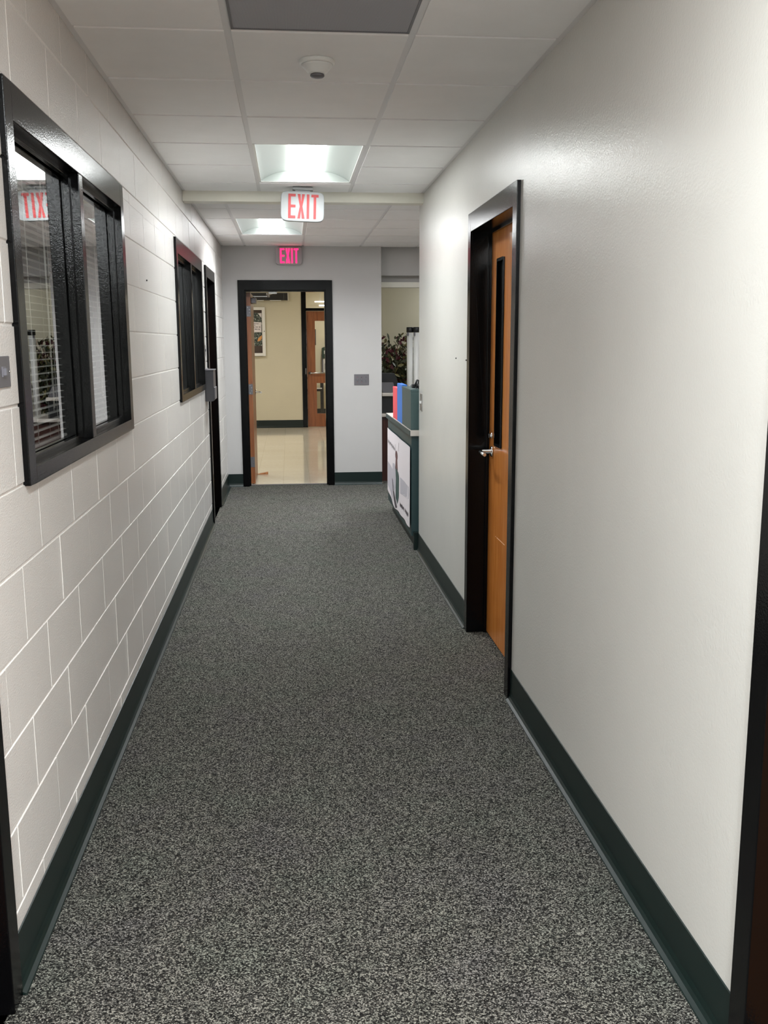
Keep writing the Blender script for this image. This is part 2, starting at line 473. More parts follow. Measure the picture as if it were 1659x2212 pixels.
# ------------------------------------------------------------------ ceilings
def ceiling(name, x0, x1, y0, y1, xs, label, skip=()):
    """lay-in ceiling: tiles hang a little below the metal tees"""
    xl = sorted([x for x in xs if x0 < x < x1]); ext = [x0 - 1] + xl + [x1 + 1]
    k0 = math.floor((y0 - ROW0) / T); ys = []
    while ROW0 + k0 * T < y1 + T: ys.append(ROW0 + k0 * T); k0 += 1
    tiles = MB(); tees = MB(); g = 0.012
    for xa, xb in zip(ext[:-1], ext[1:]):
        for ya, yb in zip(ys[:-1], ys[1:]):
            ta = max(xa + g, x0 + 0.022); tb = min(xb - g, x1 - 0.022)
            ua = max(ya + g, y0 + 0.022); ub = min(yb - g, y1 - 0.022)
            if tb - ta < 0.01 or ub - ua < 0.01: continue
            cx_, cy_ = (ta + tb) / 2, (ua + ub) / 2
            if any(a < cx_ < b and c < cy_ < d for a, b, c, d in skip): continue
            dz = random.uniform(-0.0006, 0.0006)
            tiles.box(ta, tb, ua, ub, H - 0.006 + dz, H + 0.012)
    o = struct(name, tiles, 'tile', label, 'ceiling')
    for x in xl: tees.box(x - 0.0125, x + 0.0125, y0, y1, H - 0.001, H + 0.003)
    for y in ys:
        if y0 < y < y1:
            for s0, s1 in subtract(x0, x1, [(a, b) for a, b, c, d in skip if c + 0.1 < y < d - 0.1]):
                tees.box(s0, s1, y - 0.0125, y + 0.0125, H, H + 0.004)
    tees.box(x0, x0 + 0.022, y0, y1, H - 0.002, H + 0.002).box(x1 - 0.022, x1, y0, y1, H - 0.002, H + 0.002)
    tees.box(x0, x1, y0, y0 + 0.022, H - 0.002, H + 0.002).box(x0, x1, y1 - 0.022, y1, H - 0.002, H + 0.002)
    obj('ceiling_grid', tees, 'tee', o)
    slab = MB()
    for s0, s1 in [(x0 - 0.02, x1 + 0.02)]:
        slab.box(s0, s1, y0 - 0.02, y1 + 0.02, H + 0.19, H + 0.25)
    obj('deck', slab, 'tile', o)
    return o
L0 = (-0.18, 0.43, ROW0 - 5*T, ROW0 - 3*T)
L1 = (-0.18, 0.43, ROW0 + 3*T, ROW0 + 5*T)
VN = (-0.18, 0.43, ROW0 - T, ROW0)
ceiling('ceiling', XL, XR, YB, BEAM0, [-0.18, 0.43], 'suspended ceiling of grey white tiles over the near corridor', [L0, L1, VN])
L2 = (-0.443, 0.1666, ROW0 + 8*T, ROW0 + 10*T)
ceiling('ceiling_far', XL, 3.75, BEAM1, 10.60, [-0.443 + T*i for i in range(7)], 'suspended tile ceiling beyond the beam', [L2, (1.386, 1.995, ROW0 + 8*T, ROW0 + 10*T)])
c2 = MB().box(1.0, 3.75, 11.0, 13.25, 2.66, 2.75)
struct('ceiling_reception', c2, 'tile', 'ceiling above the reception area', 'ceiling')

def troffer(cell, label, lens, watts=27, z=H, grp='recessed ceiling lights', colr=(0.93, 0.98, 1.0), spread=180):
    x0, x1, y0, y1 = cell[0]+0.0125, cell[1]-0.0125, cell[2]+0.0125, cell[3]-0.0125
    cx_, cy_ = (x0+x1)/2, (y0+y1)/2
    t = thing('ceiling_light', (cx_, cy_, z), label, 'ceiling light', grp)
    fr = MB()
    w = 0.012
    fr.box(x0, x0+w, y0, y1, z-0.002, z+0.003).box(x1-w, x1, y0, y1, z-0.002, z+0.003)
    fr.box(x0, x1, y0, y0+w, z-0.002, z+0.003).box(x0, x1, y1-w, y1, z-0.002, z+0.003)
    obj('frame', fr, 'white', t)
    hw = (x1 - x0) / 2 - w
    n = 14
    def prof(u):      # u from lens edge(0) to outer edge(1): height above ceiling
        return 0.062 * math.cos(u * PI / 2) ** 0.8 + 0.001
    lw = 0.105
    for sgn, nm in ((-1, 'reflector'), (1, 'reflector')):
        rf = MB(); vs = []
        for i in range(n + 1):
            u = i / n
            x = cx_ + sgn * (lw + (hw - lw) * u)
            vs += [(x, y0+w, z + prof(u)), (x, y1-w, z + prof(u))]
        rf.add(vs, [(2*i, 2*i+1, 2*i+3, 2*i+2) for i in range(n)], True)
        obj(nm, rf, 'reflector', t)
    for ye in (y0 + w, y1 - w):      # end plates close the trough from the profile down to the ceiling plane
        ep = MB()
        pts = [(cx_ - hw, z)] + [(cx_ - (lw + (hw-lw)*(1-i/n)), z + prof(1-i/n)) for i in range(n+1)]
        pts += [(cx_ + (lw + (hw-lw)*(i/n)), z + prof(i/n)) for i in range(n+1)] + [(cx_ + hw, z)]
        ep.prism(pts, 1, ye - 0.001, ye + 0.001)
        obj('end_plate', ep, 'reflector', t)
    ls = MB(); prof2 = []
    for i in range(n * 2 + 1):
        a = -1 + i / n
        prof2.append((cx_ + lw * a, z + 0.064 - 0.060 * math.sqrt(max(0, 1 - a * a)) ** 1.1))
    ls.prism(prof2, 1, y0 + w + 0.002, y1 - w - 0.002, True)
    obj('lens', ls, lens, t)
    hs = MB().box(x0+0.002, x1-0.002, y0+0.002, y1-0.002, z + 0.072, z + 0.12)
    for a, b in ((x0+0.001, x0 + 0.004), (x1 - 0.004, x1-0.001)): hs.box(a, b, y0+0.001, y1-0.001, z+0.003, z + 0.12)
    for a, b in ((y0+0.001, y0 + 0.004), (y1 - 0.004, y1-0.001)): hs.box(x0+0.001, x1-0.001, a, b, z+0.003, z + 0.12)
    obj('housing', hs, 'white', t)
    if watts:
        la = bpy.data.lights.new('lamp', 'AREA'); la.shape = 'RECTANGLE'; la.size = 0.2; la.size_y = (y1 - y0) - 0.14
        la.energy = watts; la.color = colr; la.spread = math.radians(spread)
        lo = bpy.data.objects.new('lamp', la); COL.objects.link(lo); lo.parent = t; lo.location = (0, 0, -0.001)
    return t
troffer(L1, 'lit recessed ceiling light with bulging lens, just before the beam', 'lens', 12, spread=152)
troffer(L2, 'smaller looking lit ceiling light beyond the beam', 'lens2', 25, spread=152)
troffer((1.386, 1.995, ROW0 + 8*T, ROW0 + 10*T), 'ceiling light over the reception counter hidden by the right wall', 'lens2', 16, spread=152)
troffer(L0, 'recessed ceiling light overhead behind the grey vent', 'lens', 24)

for (lx_, ly_) in ((-1.6, -0.9), (1.8, -0.9), (0.12, -0.9), (-1.6, -3.2), (1.8, -3.2)):  # unseen rear lamps, added to fill the corridor and even out its light
    troffer((lx_-0.305, lx_+0.305, ly_-0.61, ly_+0.61), 'unseen ceiling light added as fill behind the photographer', 'lens', 72, 2.60, 'added rear fill lights')
v = thing('air_vent', ((VN[0]+VN[1])/2, (VN[2]+VN[3])/2, H), 'grey perforated square ceiling vent above the smoke detector', 'vent')
x0, x1, y0, y1 = VN[0]+0.0125, VN[1]-0.0125, VN[2]+0.0125, VN[3]-0.0125
obj('perforated_panel', MB().box(x0+0.008, x1-0.008, y0+0.008, y1-0.008, H-0.004, H+0.004), 'vent', v)
vf = MB(); w = 0.008
vf.box(x0, x0+w, y0, y1, H-0.006, H+0.003).box(x1-w, x1, y0, y1, H-0.006, H+0.003).box(x0, x1, y0, y0+w, H-0.006, H+0.003).box(x0, x1, y1-w, y1, H-0.006, H+0.003)
obj('frame', vf, 'zinc', v)

sd = thing('smoke_detector', (0.122, 3.70, H), 'round white cone shaped smoke detector on the ceiling', 'smoke detector')
zt = H - 0.006
obj('base', MB().lathe([(0.062, zt), (0.064, zt-0.004), (0.064, zt-0.012), (0.058, zt-0.016)], (0.122, 3.70, 0)), 'white', sd)
obj('cone', MB().lathe([(0.058, zt-0.0165), (0.055, zt-0.022), (0.034, zt-0.044), (0.029, zt-0.047), (0.024, zt-0.048)], (0.122, 3.70, 0)), 'white', sd)
obj('sensor_ring', MB().lathe([(0.025, zt-0.0485), (0.026, zt-0.054), (0.022, zt-0.058), (0.01, zt-0.060)], (0.122, 3.70, 0)), 'zinc', sd)

# ------------------------------------------------------------------ baseboards
def cove_profile(x, s):   # s: +1 base on a wall facing +
    return [(x, 0.14), (x + s*0.0035, 0.139), (x + s*0.0045, 0.034), (x + s*0.008, 0.018), (x + s*0.014, 0.009), (x + s*0.024, 0.003), (x + s*0.026, 0.0), (x, 0)]
def base_y(mb, x, s, y0, y1): return mb.prism(cove_profile(x, s), 1, y0, y1)
def base_x(mb, y, s, x0, x1): return mb.prism(cove_profile(y, s), 0, x0, x1)
struct('baseboard_left', base_y(MB(), XL, 1, D5[1], D3[0]), 'green', 'dark green rubber cove base along the left block wall', 'baseboard')
struct('baseboard_left_far', base_y(MB(), XL, 1, D3[1], YE), 'green', 'short dark green cove base beyond the left door', 'baseboard')
struct('baseboard_right', base_y(MB(), XR, -1, D6[1], D2[0]), 'green', 'dark green rubber cove base on the right wall before the wooden door', 'baseboard')
struct('baseboard_right_far', base_x(base_y(MB(), XR, -1, D2[1], WEND), WEND, 1, XR - 0.004, XR + 0.02), 'green', 'dark green cove base on the right wall beyond the wooden door', 'baseboard')
struct('baseboard_end', base_x(base_x(MB(), YE, -1, XL, D1[0]), YE, -1, D1[1], 1.0), 'green', 'dark green cove base on the end wall', 'baseboard')

# ------------------------------------------------------------------ windows
def build_window(name, W, label, nblind):
    y0, y1, z0, z1 = W
    ym = y0 + (3.408 - 2.55) / (4.256 - 2.55) * (y1 - y0)
    w = thing(name, (XL, (y0+y1)/2, z0), label, 'window', kind='structure')
    xf, xb = XL + 0.015, XL - 0.165
    s = 0.067
    fr = MB().frame(xb, xf, y0, y1, z0, z1, s, 0.094, 0.045)
    fr.box(xb, xf, ym - 0.028, ym + 0.028, z0 + 0.045, z1 - 0.094)
    obj('window_frame', fr, 'black', w, 0.0025)
    for (a, b) in ((y0 + s, ym - 0.028), (ym + 0.028, y1 - s)):
        st = MB().frame(XL - 0.031, XL - 0.0155, a, b, z0 + 0.045, z1 - 0.094, 0.016, 0.016)
        st.frame(XL - 0.062, XL - 0.043, a, b, z0 + 0.045, z1 - 0.094, 0.016, 0.016)
        obj('glazing_stop', st, 'black', w, 0.0015)
        gp = MB().box(XL - 0.040, XL - 0.034, a + 0.002, b - 0.002, z0 + 0.047, z1 - 0.096)
        gl = MB(); gx = XL - 0.037
        gl.add([(gx + 0.0018, a+0.002, z0+0.047), (gx + 0.0018, b-0.002, z0+0.047), (gx - 0.0018, b-0.002, z1-0.096), (gx - 0.0018, a+0.002, z1-0.096)], [(0, 1, 2, 3)])
        obj('pane', gl, 'winglass', w)
    return ym
ym1 = build_window('window_1', W1, 'near black framed two pane interior window in the left wall', 2)
ym2 = build_window('window_2', W2, 'far black framed two pane interior window in the left wall', 2)

def blind(y0, y1, z0, z1, label):
    x = XL - 0.085
    b = thing('window_blind', (x, (y0+y1)/2, z1), label, 'blind', 'mini blinds behind the interior windows')
    obj('headrail', MB().box(x - 0.015, x + 0.015, y0, y1, z1 - 0.03, z1), 'slat', b, 0.002)
    sl = MB(); z = z0 + 0.03
    while z < z1 - 0.04:
        tl = -0.05
        dx, dz = 0.0125 * math.cos(tl), 0.0125 * math.sin(tl)
        sl.add([(x-dx, y0, z-dz), (x-dx, y1, z-dz), (x, y0, z+0.0022), (x, y1, z+0.0022), (x+dx, y0, z+dz), (x+dx, y1, z+dz)],
               [(0, 2, 3, 1), (2, 4, 5, 3)], True)
        z += 0.0215
    obj('slats', sl, 'slat', b)
    obj('bottom_rail', MB().box(x - 0.013, x + 0.013, y0, y1, z0, z0 + 0.014), 'slat', b, 0.002)
    cd = MB()
    for yy in (y0 + 0.12, (y0 + y1) / 2, y1 - 0.12):
        for dx in (-0.0135, 0.0135): cd.tube([(x+dx, yy, z0+0.01), (x+dx, yy, z1-0.03)], 0.0009, 5)
    for q in (0.0, 0.012): cd.tube([(x+0.022, y1-0.2+q, z0+0.10+q), (x+0.022, y1-0.2+q, z1-0.03)], 0.0012, 5)
    obj('cords', cd, 'cord', b)
    obj('wand', MB().tube([(x+0.026, y0+0.06, z0+0.28), (x+0.026, y0+0.06, z1-0.03)], 0.0035, 6), 'cord', b)
for W, ym, wn in ((W1, ym1, 'near'), (W2, ym2, 'far')):
    blind(W[0]+0.071, ym-0.032, W[2]+0.050, W[3]-0.098, 'white mini blind behind the left pane of the %s window' % wn)
    blind(ym+0.032, W[1]-0.071, W[2]+0.050, W[3]-0.098, 'white mini blind behind the right pane of the %s window' % wn)
# dark office behind the windows
of = MB().box(-3.6, -3.5, 1.2, 8.25, 0, 2.66).box(-3.5, XL-0.15, 1.2, 1.3, 0, 2.66).box(-3.5, XL-0.15, 8.15, 8.25, 0, 2.66)
of.box(-3.6, XL-0.15, 1.2, 8.25, 2.66, 2.72).box(-3.6, XL-0.151, 1.2, 8.25, -0.06, 0)
struct('wall_office', of, 'office', 'unlit office room behind the interior windows', 'room')

# ------------------------------------------------------------------ doors
def side_door(name, D, x, s, label, woodmat, lite=False, lever=True, depth=0.10, leafd=0.095):
    """door in a side wall. x: wall face, s: +1 corridor lies on +x side of the wall (left wall), -1 for right wall"""
    y0, y1, z0, z1 = D
    d = thing(name, (x, (y0+y1)/2, 0), label, 'door', kind='structure')
    xf, xb = x + s*0.016, x - s*0.158
    fr = MB().frame(min(xf, xb), max(xf, xb), y0, y1, 0, z1, 0.070, 0.094, 0)
    lx = x - s*leafd           # leaf face
    a, b = sorted((lx + s*0.001, lx + s*0.018))
    fr.frame(a, b, y0 + 0.070, y1 - 0.070, 0, z1 - 0.094, 0.013, 0.013, 0)
    obj('door_frame', fr, 'black', d, 0.0025)
    a, b = sorted((lx, lx - s*0.044))
    ya, yb, zb = y0 + 0.073, y1 - 0.073, z1 - 0.097
    leaf = MB()
    if lite: holed_wall(leaf, a, b, ya, yb, 0.008, zb, [(4.66, 4.80, 1.045, 1.955)])
    else: leaf.box(a, b, ya, yb, 0.008, zb)
    lf = obj('door_leaf', leaf, woodmat, d)
    return d, lx, lf
d2, lx, lf = side_door('door_2', D2, XR, -1, 'honey brown wooden door with a narrow vision window in the right wall', 'doorwood', True)
ff = MB().frame(lx - 0.008, lx + 0.052, 4.652, 4.808, 1.037, 1.963, 0.014, 0.014)
obj('vision_frame', ff, 'black', d2, 0.002)
obj('vision_glass', MB().box(lx + 0.018, lx + 0.024, 4.664, 4.796, 1.049, 1.951), 'liteglass', d2)
hd = obj('lever_handle', MB().lathe([(0.0, lx-0.0005), (0.028, lx-0.001), (0.028, lx-0.007), (0.023, lx-0.010), (0.012, lx-0.011), (0.0105, lx-0.055)], (0, 4.868, 1.0), axis=0, n=24)
    .tube([(lx-0.050, 4.868, 1.0), (lx-0.062, 4.866, 1.0), (lx-0.066, 4.855, 1.0), (lx-0.066, 4.80, 0.998), (lx-0.064, 4.755, 0.996)], [0.0105, 0.0105, 0.0105, 0.009, 0.0085], 12), 'chrome', d2)
obj('keyhole_cylinder', MB().lathe([(0.0, lx), (0.016, lx-0.002), (0.016, lx-0.008), (0.006, lx-0.012)], (0, 4.868, 1.083), axis=0, n=20).box(lx-0.022, lx-0.010, 4.866, 4.870, 1.072, 1.094), 'chrome', d2)
sc = MB()
px_ = 0
for (ya, za, yb, zb) in ((4.76, 0.572, 4.752, 0.577), (4.73, 0.5715, 4.60, 0.5705), (4.595, 0.571, 4.55, 0.5715)):
    sc.box(lx-0.0006, lx+0.001, min(ya, yb), max(ya, yb), za-0.0016, za+0.0016)
obj('scratch', sc, 'dirt', d2)

d3, lx3, _ = side_door('door_3', D3, XL, 1, 'black framed recessed doorway in the left wall beside the far window', 'darkwood')
side_door('door_5', D5, XL, 1, 'black door frame at the left edge of the picture', 'darkwood')
side_door('door_6', D6, XR, -1, 'black door frame at the right edge of the picture', 'doorwood')

# end doorway with open leaf
d1 = thing('door_1', ((D1[0]+D1[1])/2, YE, 0), 'open doorway in the end wall with black frame and wooden leaf swung away', 'door', kind='structure')
fr = MB().frame(D1[0], D1[1], YE - 0.016, YE + 0.156, 0, D1[3], 0.070, 0.103, 0, axis=1)
fr.frame(D1[0]+0.070, D1[1]-0.070, YE + 0.03, YE + 0.105, 0, D1[3]-0.103, 0.014, 0.014, 0, axis=1)
obj('door_frame', fr, 'black', d1, 0.002)
lfx0, lfx1 = -0.452, -0.408
ly0, ly1 = YE + 0.165, YE + 0.165 + 0.86
lf1 = obj('door_leaf', MB().box(lfx0, lfx1, ly0, ly1, 0.010, 2.095), 'darkwood', d1, 0.001)
for zz in (1.895, 1.055, 0.25):
    h = MB().box(lfx0 - 0.004, lfx1 + 0.000, ly0 - 0.003, ly0 + 0.0005, zz - 0.057, zz + 0.057)
    h.tube([(lfx0 - 0.009, ly0 - 0.004, zz - 0.058), (lfx0 - 0.009, ly0 - 0.004, zz + 0.058)], 0.007, 10)
    hg = obj('hinge', h, 'zinc', d1)
    for (dx, dz) in ((0.014, 0.042), (0.030, 0.016), (0.030, -0.016), (0.014, -0.042)):
        obj('screw', MB().lathe([(0.0045, ly0 - 0.0032), (0.003, ly0 - 0.0048)], (lfx0 + dx, 0, zz + dz), axis=1, n=10), 'chrome', hg)
hz = 0.985
obj('lever_handle', MB().lathe([(0.028, lfx1+0.001), (0.028, lfx1+0.008), (0.011, lfx1+0.010), (0.0105, lfx1+0.055)], (0, ly1 - 0.065, hz), axis=0, n=20)
    .tube([(lfx1+0.055, ly1-0.065, hz), (lfx1+0.066, ly1-0.075, hz), (lfx1+0.066, ly1-0.19, hz-0.002)], [0.0105, 0.010, 0.009], 10), 'chrome', d1)
cl = obj('door_closer', MB().box(lfx1 + 0.001, lfx1 + 0.055, ly0 + 0.10, ly0 + 0.40, 1.985, 2.045), 'zinc', d1, 0.006)
am = MB().tube([(lfx1+0.03, ly0+0.22, 2.045), (lfx1+0.03, ly0+0.22, 2.06)], 0.014, 12)
am.box(lfx1+0.02, -0.215, ly0+0.21, ly0+0.232, 2.058, 2.066)
am.tube([(-0.22, ly0+0.221, 2.054), (-0.22, ly0+0.221, 2.098)], 0.016, 12)
obj('closer_arm', am, 'steel', cl)
am2 = MB()
am2.add([(-0.228, ly0+0.225, 2.078), (-0.212, ly0+0.225, 2.078), (-0.16, ly0-0.04, 2.078), (-0.176, ly0-0.04, 2.078),
         (-0.228, ly0+0.225, 2.086), (-0.212, ly0+0.225, 2.086), (-0.16, ly0-0.04, 2.086), (-0.176, ly0-0.04, 2.086)],
        [(0,1,2,3), (4,7,6,5), (0,4,5,1), (1,5,6,2), (2,6,7,3), (3,7,4,0)])
am2.box(-0.21, -0.12, ly0-0.045, ly0-0.008, 2.078, 2.098)
obj('closer_arm', am2, 'steel', cl)
struct('trim_3', MB().box(D1[0]+0.07, D1[1]-0.07, YE + 0.075, YE + 0.115, 0.0, 0.006), 'zinc', 'thin threshold strip where carpet meets tile', 'threshold', 0.002)

wg = thing('door_wedge', (-0.36, ly1 - 0.1, 0), 'small wooden wedge on the tile floor holding the open door', 'door wedge')
wm = MB().prism([(-0.415, 0.001), (-0.285, 0.001), (-0.285, 0.030), (-0.405, 0.006)], 1, ly1 - 0.06, ly1 - 0.02)
obj('wedge_body', wm, 'wedge', wg, 0.001)
obj('nail', MB().lathe([(0.005, ly1-0.0605), (0.004, ly1-0.062)], (-0.32, 0, 0.015), axis=1, n=10), 'brownboard', wg)

# ------------------------------------------------------------------ exit signs
def letters(z0, z1, w, gap, st, order='EXIT'):
    """list of polygons (x,z), starting at x=0"""
    polys = []; x = 0; h = z1 - z0
    for ch in order:
        if ch == 'E':
            polys.append([(x, z0), (x+w, z0), (x+w, z0+st), (x+st, z0+st), (x+st, z0+h/2-st/2), (x+w, z0+h/2-st/2), (x+w, z0+h/2+st/2),
                          (x+st, z0+h/2+st/2), (x+st, z1-st), (x+w, z1-st), (x+w, z1), (x, z1)]); x += w + gap
        elif ch == 'X':
            m = x + w/2; c = st*0.52
            polys.append([(x, z0), (x+st*1.1, z0), (m, z0+h*0.32), (x+w-st*1.1, z0), (x+w, z0), (m+c, z0+h/2), (x+w, z1), (x+w-st*1.1, z1),
                          (m, z1-h*0.32), (x+st*1.1, z1), (x, z1), (m-c, z0+h/2)]); x += w + gap
        elif ch == 'I':
            polys.append([(x, z0), (x+st, z0), (x+st, z1), (x, z1)]); x += st + gap
        elif ch == 'T':
            polys.append([(x+w/2-st/2, z0), (x+w/2+st/2, z0), (x+w/2+st/2, z1-st), (x+w, z1-st), (x+w, z1), (x, z1), (x, z1-st), (x+w/2-st/2, z1-st)]); x += w + gap
    return polys, x - gap
def bulged(w, h, n=10, e=7.0):
    pts = []
    for k in range(64):
        t = 2*PI*k/64
        c, s_ = math.cos(t), math.sin(t)
        pts.append((w/2*math.copysign(abs(c)**(2/e), c), h/2*math.copysign(abs(s_)**(2/e), s_)))
    return pts
def exit_sign(center, w, h, d, lettermat, label, canopy, roll=0.0, shell='signwhite'):
    cx_, cy_, cz = center
    e = thing('exit_sign', center, label, 'exit sign')
    e.rotation_euler = (0, roll, 0)
    body = MB().prism(bulged(w, h), 1, 0.0, d)
    obj('housing', body, shell, e, 0.004, 2, local=True)
    st = w * 0.060
    lw = w * 0.168
    polys, tw = letters(-h*0.405, h*0.405, lw, w*0.044, st)
    L = MB(); ox = -tw/2 + w*0.02
    for p in polys: L.prism([(x+ox, z) for x, z in p], 1, -0.0022, 0.002)
    obj('lettering', L, lettermat, e, local=True)
    if canopy:
        c = MB().box(-0.067, 0.067, d/2-0.028, d/2+0.028, h/2+0.008, h/2+0.026)
        o = obj('canopy', c, shell, e, 0.002, local=True)
        obj('stem', MB().box(-0.05, 0.05, d/2-0.014, d/2+0.014, h/2-0.004, h/2+0.010), shell, e, 0.002, local=True)
    return e
exit_sign((0.106, 6.56, 2.440), 0.284, 0.190, 0.045, 'redletter', 'large white exit sign with red letters hanging before the beam', True, 0.036)
exit_sign((0.0145, YE - 0.046, 2.462), 0.279, 0.187, 0.044, 'pinkglow', 'small glowing pink red exit sign above the far doorway', False, shell='greyshell')

# ------------------------------------------------------------------ wall plates
s1 = thing('light_switch', (XL, 2.42, 1.495), 'grey metal switch plate left of the near window', 'light switch')
p1 = obj('plate', MB().box(XL, XL+0.004, 2.36, 2.476, 1.457, 1.532), 'zinc', s1, 0.0012)
obj('toggle', MB().box(XL+0.003, XL+0.007, 2.405, 2.432, 1.482, 1.507).box(XL+0.006, XL+0.014, 2.408, 2.416, 1.486, 1.503).box(XL+0.004, XL+0.012, 2.42, 2.428, 1.486, 1.503), 'greyplast', p1, 0.0008)
obj('screw', MB().lathe([(0.003, XL+0.004), (0.0025, XL+0.0062)], (0, 2.468, 1.494), axis=0, n=10), 'chrome', p1)
s2 = thing('light_switch', (XL, 8.08, 1.5), 'grey switch plate between the far window and the left doorway', 'light switch')
obj('plate', MB().box(XL, XL+0.005, 8.03, 8.15, 1.455, 1.545), 'zinc', s2, 0.001)
obj('toggle', MB().box(XL+0.004, XL+0.012, 8.085, 8.095, 1.49, 1.51), 'greyplast', s2)
s3 = thing('light_switch', (0.779, YE, 1.157), 'wide three gang metal switch plate right of the far doorway', 'light switch')
p3 = obj('plate', MB().box(0.698, 0.860, YE-0.005, YE, 1.098, 1.216), 'zinc', s3, 0.0015)
for k in range(3):
    xc = 0.733 + k*0.046
    obj('toggle', MB().box(xc-0.005, xc+0.005, YE-0.014, YE-0.004, 1.146, 1.168), 'greyplast', p3, 0.001)
    for zz in (1.132, 1.184): obj('screw', MB().lathe([(0.0045, YE-0.005), (0.0035, YE-0.0075)], (xc, 0, zz), axis=1, n=10), 'chrome', p3)
s4 = thing('light_switch', (XR, 6.885, 1.132), 'steel switch plate near the end of the right wall', 'light switch')
obj('plate', MB().box(XR-0.005, XR, 6.835, 6.935, 1.072, 1.192), 'steel', s4, 0.0015)
obj('toggle', MB().box(XR-0.016, XR-0.004, 6.88, 6.89, 1.122, 1.142), 'white', s4, 0.001)
# dispenser
ds = thing('wall_dispenser', (XL, 8.15, 1.08), 'dark grey wall mounted dispenser box beside the left doorway', 'dispenser')
obj('body', MB().prism([(XL, 1.085), (XL+0.058, 1.085), (XL+0.070, 1.097), (XL+0.070, 1.335), (XL, 1.335)], 1, 8.01, 8.25), 'darkplast', ds, 0.004)
obj('back_plate', MB().box(XL, XL+0.012, 8.0, 8.26, 1.345, 1.352).box(XL, XL+0.074, 8.005, 8.255, 1.336, 1.345), 'zinc', ds, 0.001)
obj('push_bar', MB().box(XL+0.068, XL+0.078, 8.03, 8.23, 1.10, 1.20), 'zinc', ds, 0.004)

# little screw holes in the right wall
for (yy, zz) in ((5.437, 1.469), (5.118, 1.464)):
    tag(obj('wall_screw', MB().lathe([(0.004, XR), (0.0035, XR-0.006)], (0, yy, zz), axis=0, n=8), 'blackmat'),
        'tiny dark screw left in the right wall beyond the wooden door', 'screw', 'screws left in the right wall')
tag(obj('wall_screw', MB().lathe([(0.004, XL), (0.0035, XL+0.006)], (0, 4.93, 1.865), axis=0, n=8), 'blackmat'), 'small dark hook in the block wall between the two windows', 'hook')

# ------------------------------------------------------------------ reception counter
ct = thing('reception_counter', (1.1, 7.9, 0), 'dark green laminate reception counter at the end of the right wall', 'counter')
cx0 = 0.890
obj('body', MB().box(cx0 + 0.008, 1.45, 7.12, 8.86, 0.10, 0.866), 'greenlam', ct, 0.002)
obj('toe_kick', MB().box(cx0 + 0.045, 1.42, 7.14, 8.83, 0.0, 0.10), 'green', ct)
obj('countertop', MB().box(cx0 - 0.002, 1.50, 7.10, 8.90, 0.866, 0.910), 'toplam', ct, 0.002)
obj('edge_band', MB().box(cx0 - 0.006, cx0 - 0.001, 7.101, 8.90, 0.868, 0.905), 'greenlam', ct)
obj('end_base', MB().box(0.912, 0.955, 7.07, 7.118, 0.0, 0.135), 'green', ct, 0.002)

# poster on the counter front
ps = thing('paper_poster', (cx0, 8.0, 0.8), 'rippled white paper poster taped to the counter front', 'poster')
NX, NZ = 40, 16
bot = [(0.0, 0.165), (0.45, 0.150), (0.62, 0.135), (0.72, 0.16), (1.0, 0.205)]
def bz(u):
    for (a, za), (b, zb) in zip(bot[:-1], bot[1:]):
        if u <= b: return za + (zb - za) * (u - a) / (b - a)
    return bot[-1][1]
def py(u): return 7.125 + (8.80 - 7.125) * u
def pxx(u, w): return cx0 + 0.004 - 0.006 - 0.004 * math.sin(u * 21) * (0.06 + 0.94 * w) - 0.003 * math.sin(u*9+1)*w
def pz(u, w): return (0.781 + 0.0012*math.sin(u*14)) * (1 - w) + bz(u) * w
pm = MB(); vs = []
for i in range(NX+1):
    for j in range(NZ+1):
        u, w = i/NX, j/NZ; vs.append((pxx(u, w), py(u), pz(u, w)))
pm.add(vs, [(i*(NZ+1)+j, (i+1)*(NZ+1)+j, (i+1)*(NZ+1)+j+1, i*(NZ+1)+j+1) for i in range(NX) for j in range(NZ)], True)
obj('sheet', pm, 'paper', ps)
def stroke(mb, pts, wd):
    """flat printed stroke lying just in front of the paper; pts in (u,w) poster space"""
    for (u0, w0), (u1, w1) in zip(pts[:-1], pts[1:]):
        n = 6
        for k in range(n):
            a, b = k/n, (k+1)/n
            q = []
            for t in (a, b):
                u, w = u0+(u1-u0)*t, w0+(w1-w0)*t
                q.append((u, w))
            du, dw = (u1-u0)*1.68, (w1-w0)*0.62
            L = math.hypot(du, dw) or 1
            nu, nw = -dw/L*wd/1.68, du/L*wd/0.62
            vs = []
            for (u, w) in q:
                for sg in (-1, 1):
                    uu, ww = u+nu*sg, w+nw*sg
                    vs.append((pxx(uu, ww) - 0.0012, py(uu), pz(uu, ww)))
            mb.add(vs, [(0, 1, 3, 2)])
def fill(mb, poly, n=7):
    """filled shape in poster space, cut into strips so it follows the ripples"""
    ws = [p[1] for p in poly]; w0, w1 = min(ws), max(ws)
    def span(w):
        xs = []
        for (a, b) in zip(poly, poly[1:] + poly[:1]):
            if (a[1] - w) * (b[1] - w) < 0: xs.append(a[0] + (b[0]-a[0])*(w-a[1])/(b[1]-a[1]))
        return (min(xs), max(xs)) if len(xs) > 1 else None
    rows = []
    for k in range(n*2+1):
        w = w0 + (w1-w0)*(0.01+0.98*k/(n*2)); s_ = span(w)
        if s_: rows.append((w, s_))
    for (wa, sa), (wb, sb) in zip(rows[:-1], rows[1:]):
        for c in range(4):
            vs = []
            for (w, s_) in ((wa, sa), (wb, sb)):
                for t in (c/4, (c+1)/4):
                    u = s_[0]+(s_[1]-s_[0])*t; vs.append((pxx(u, w)-0.0009, py(u), pz(u, w)))
            mb.add(vs, [(0, 1, 3, 2)])
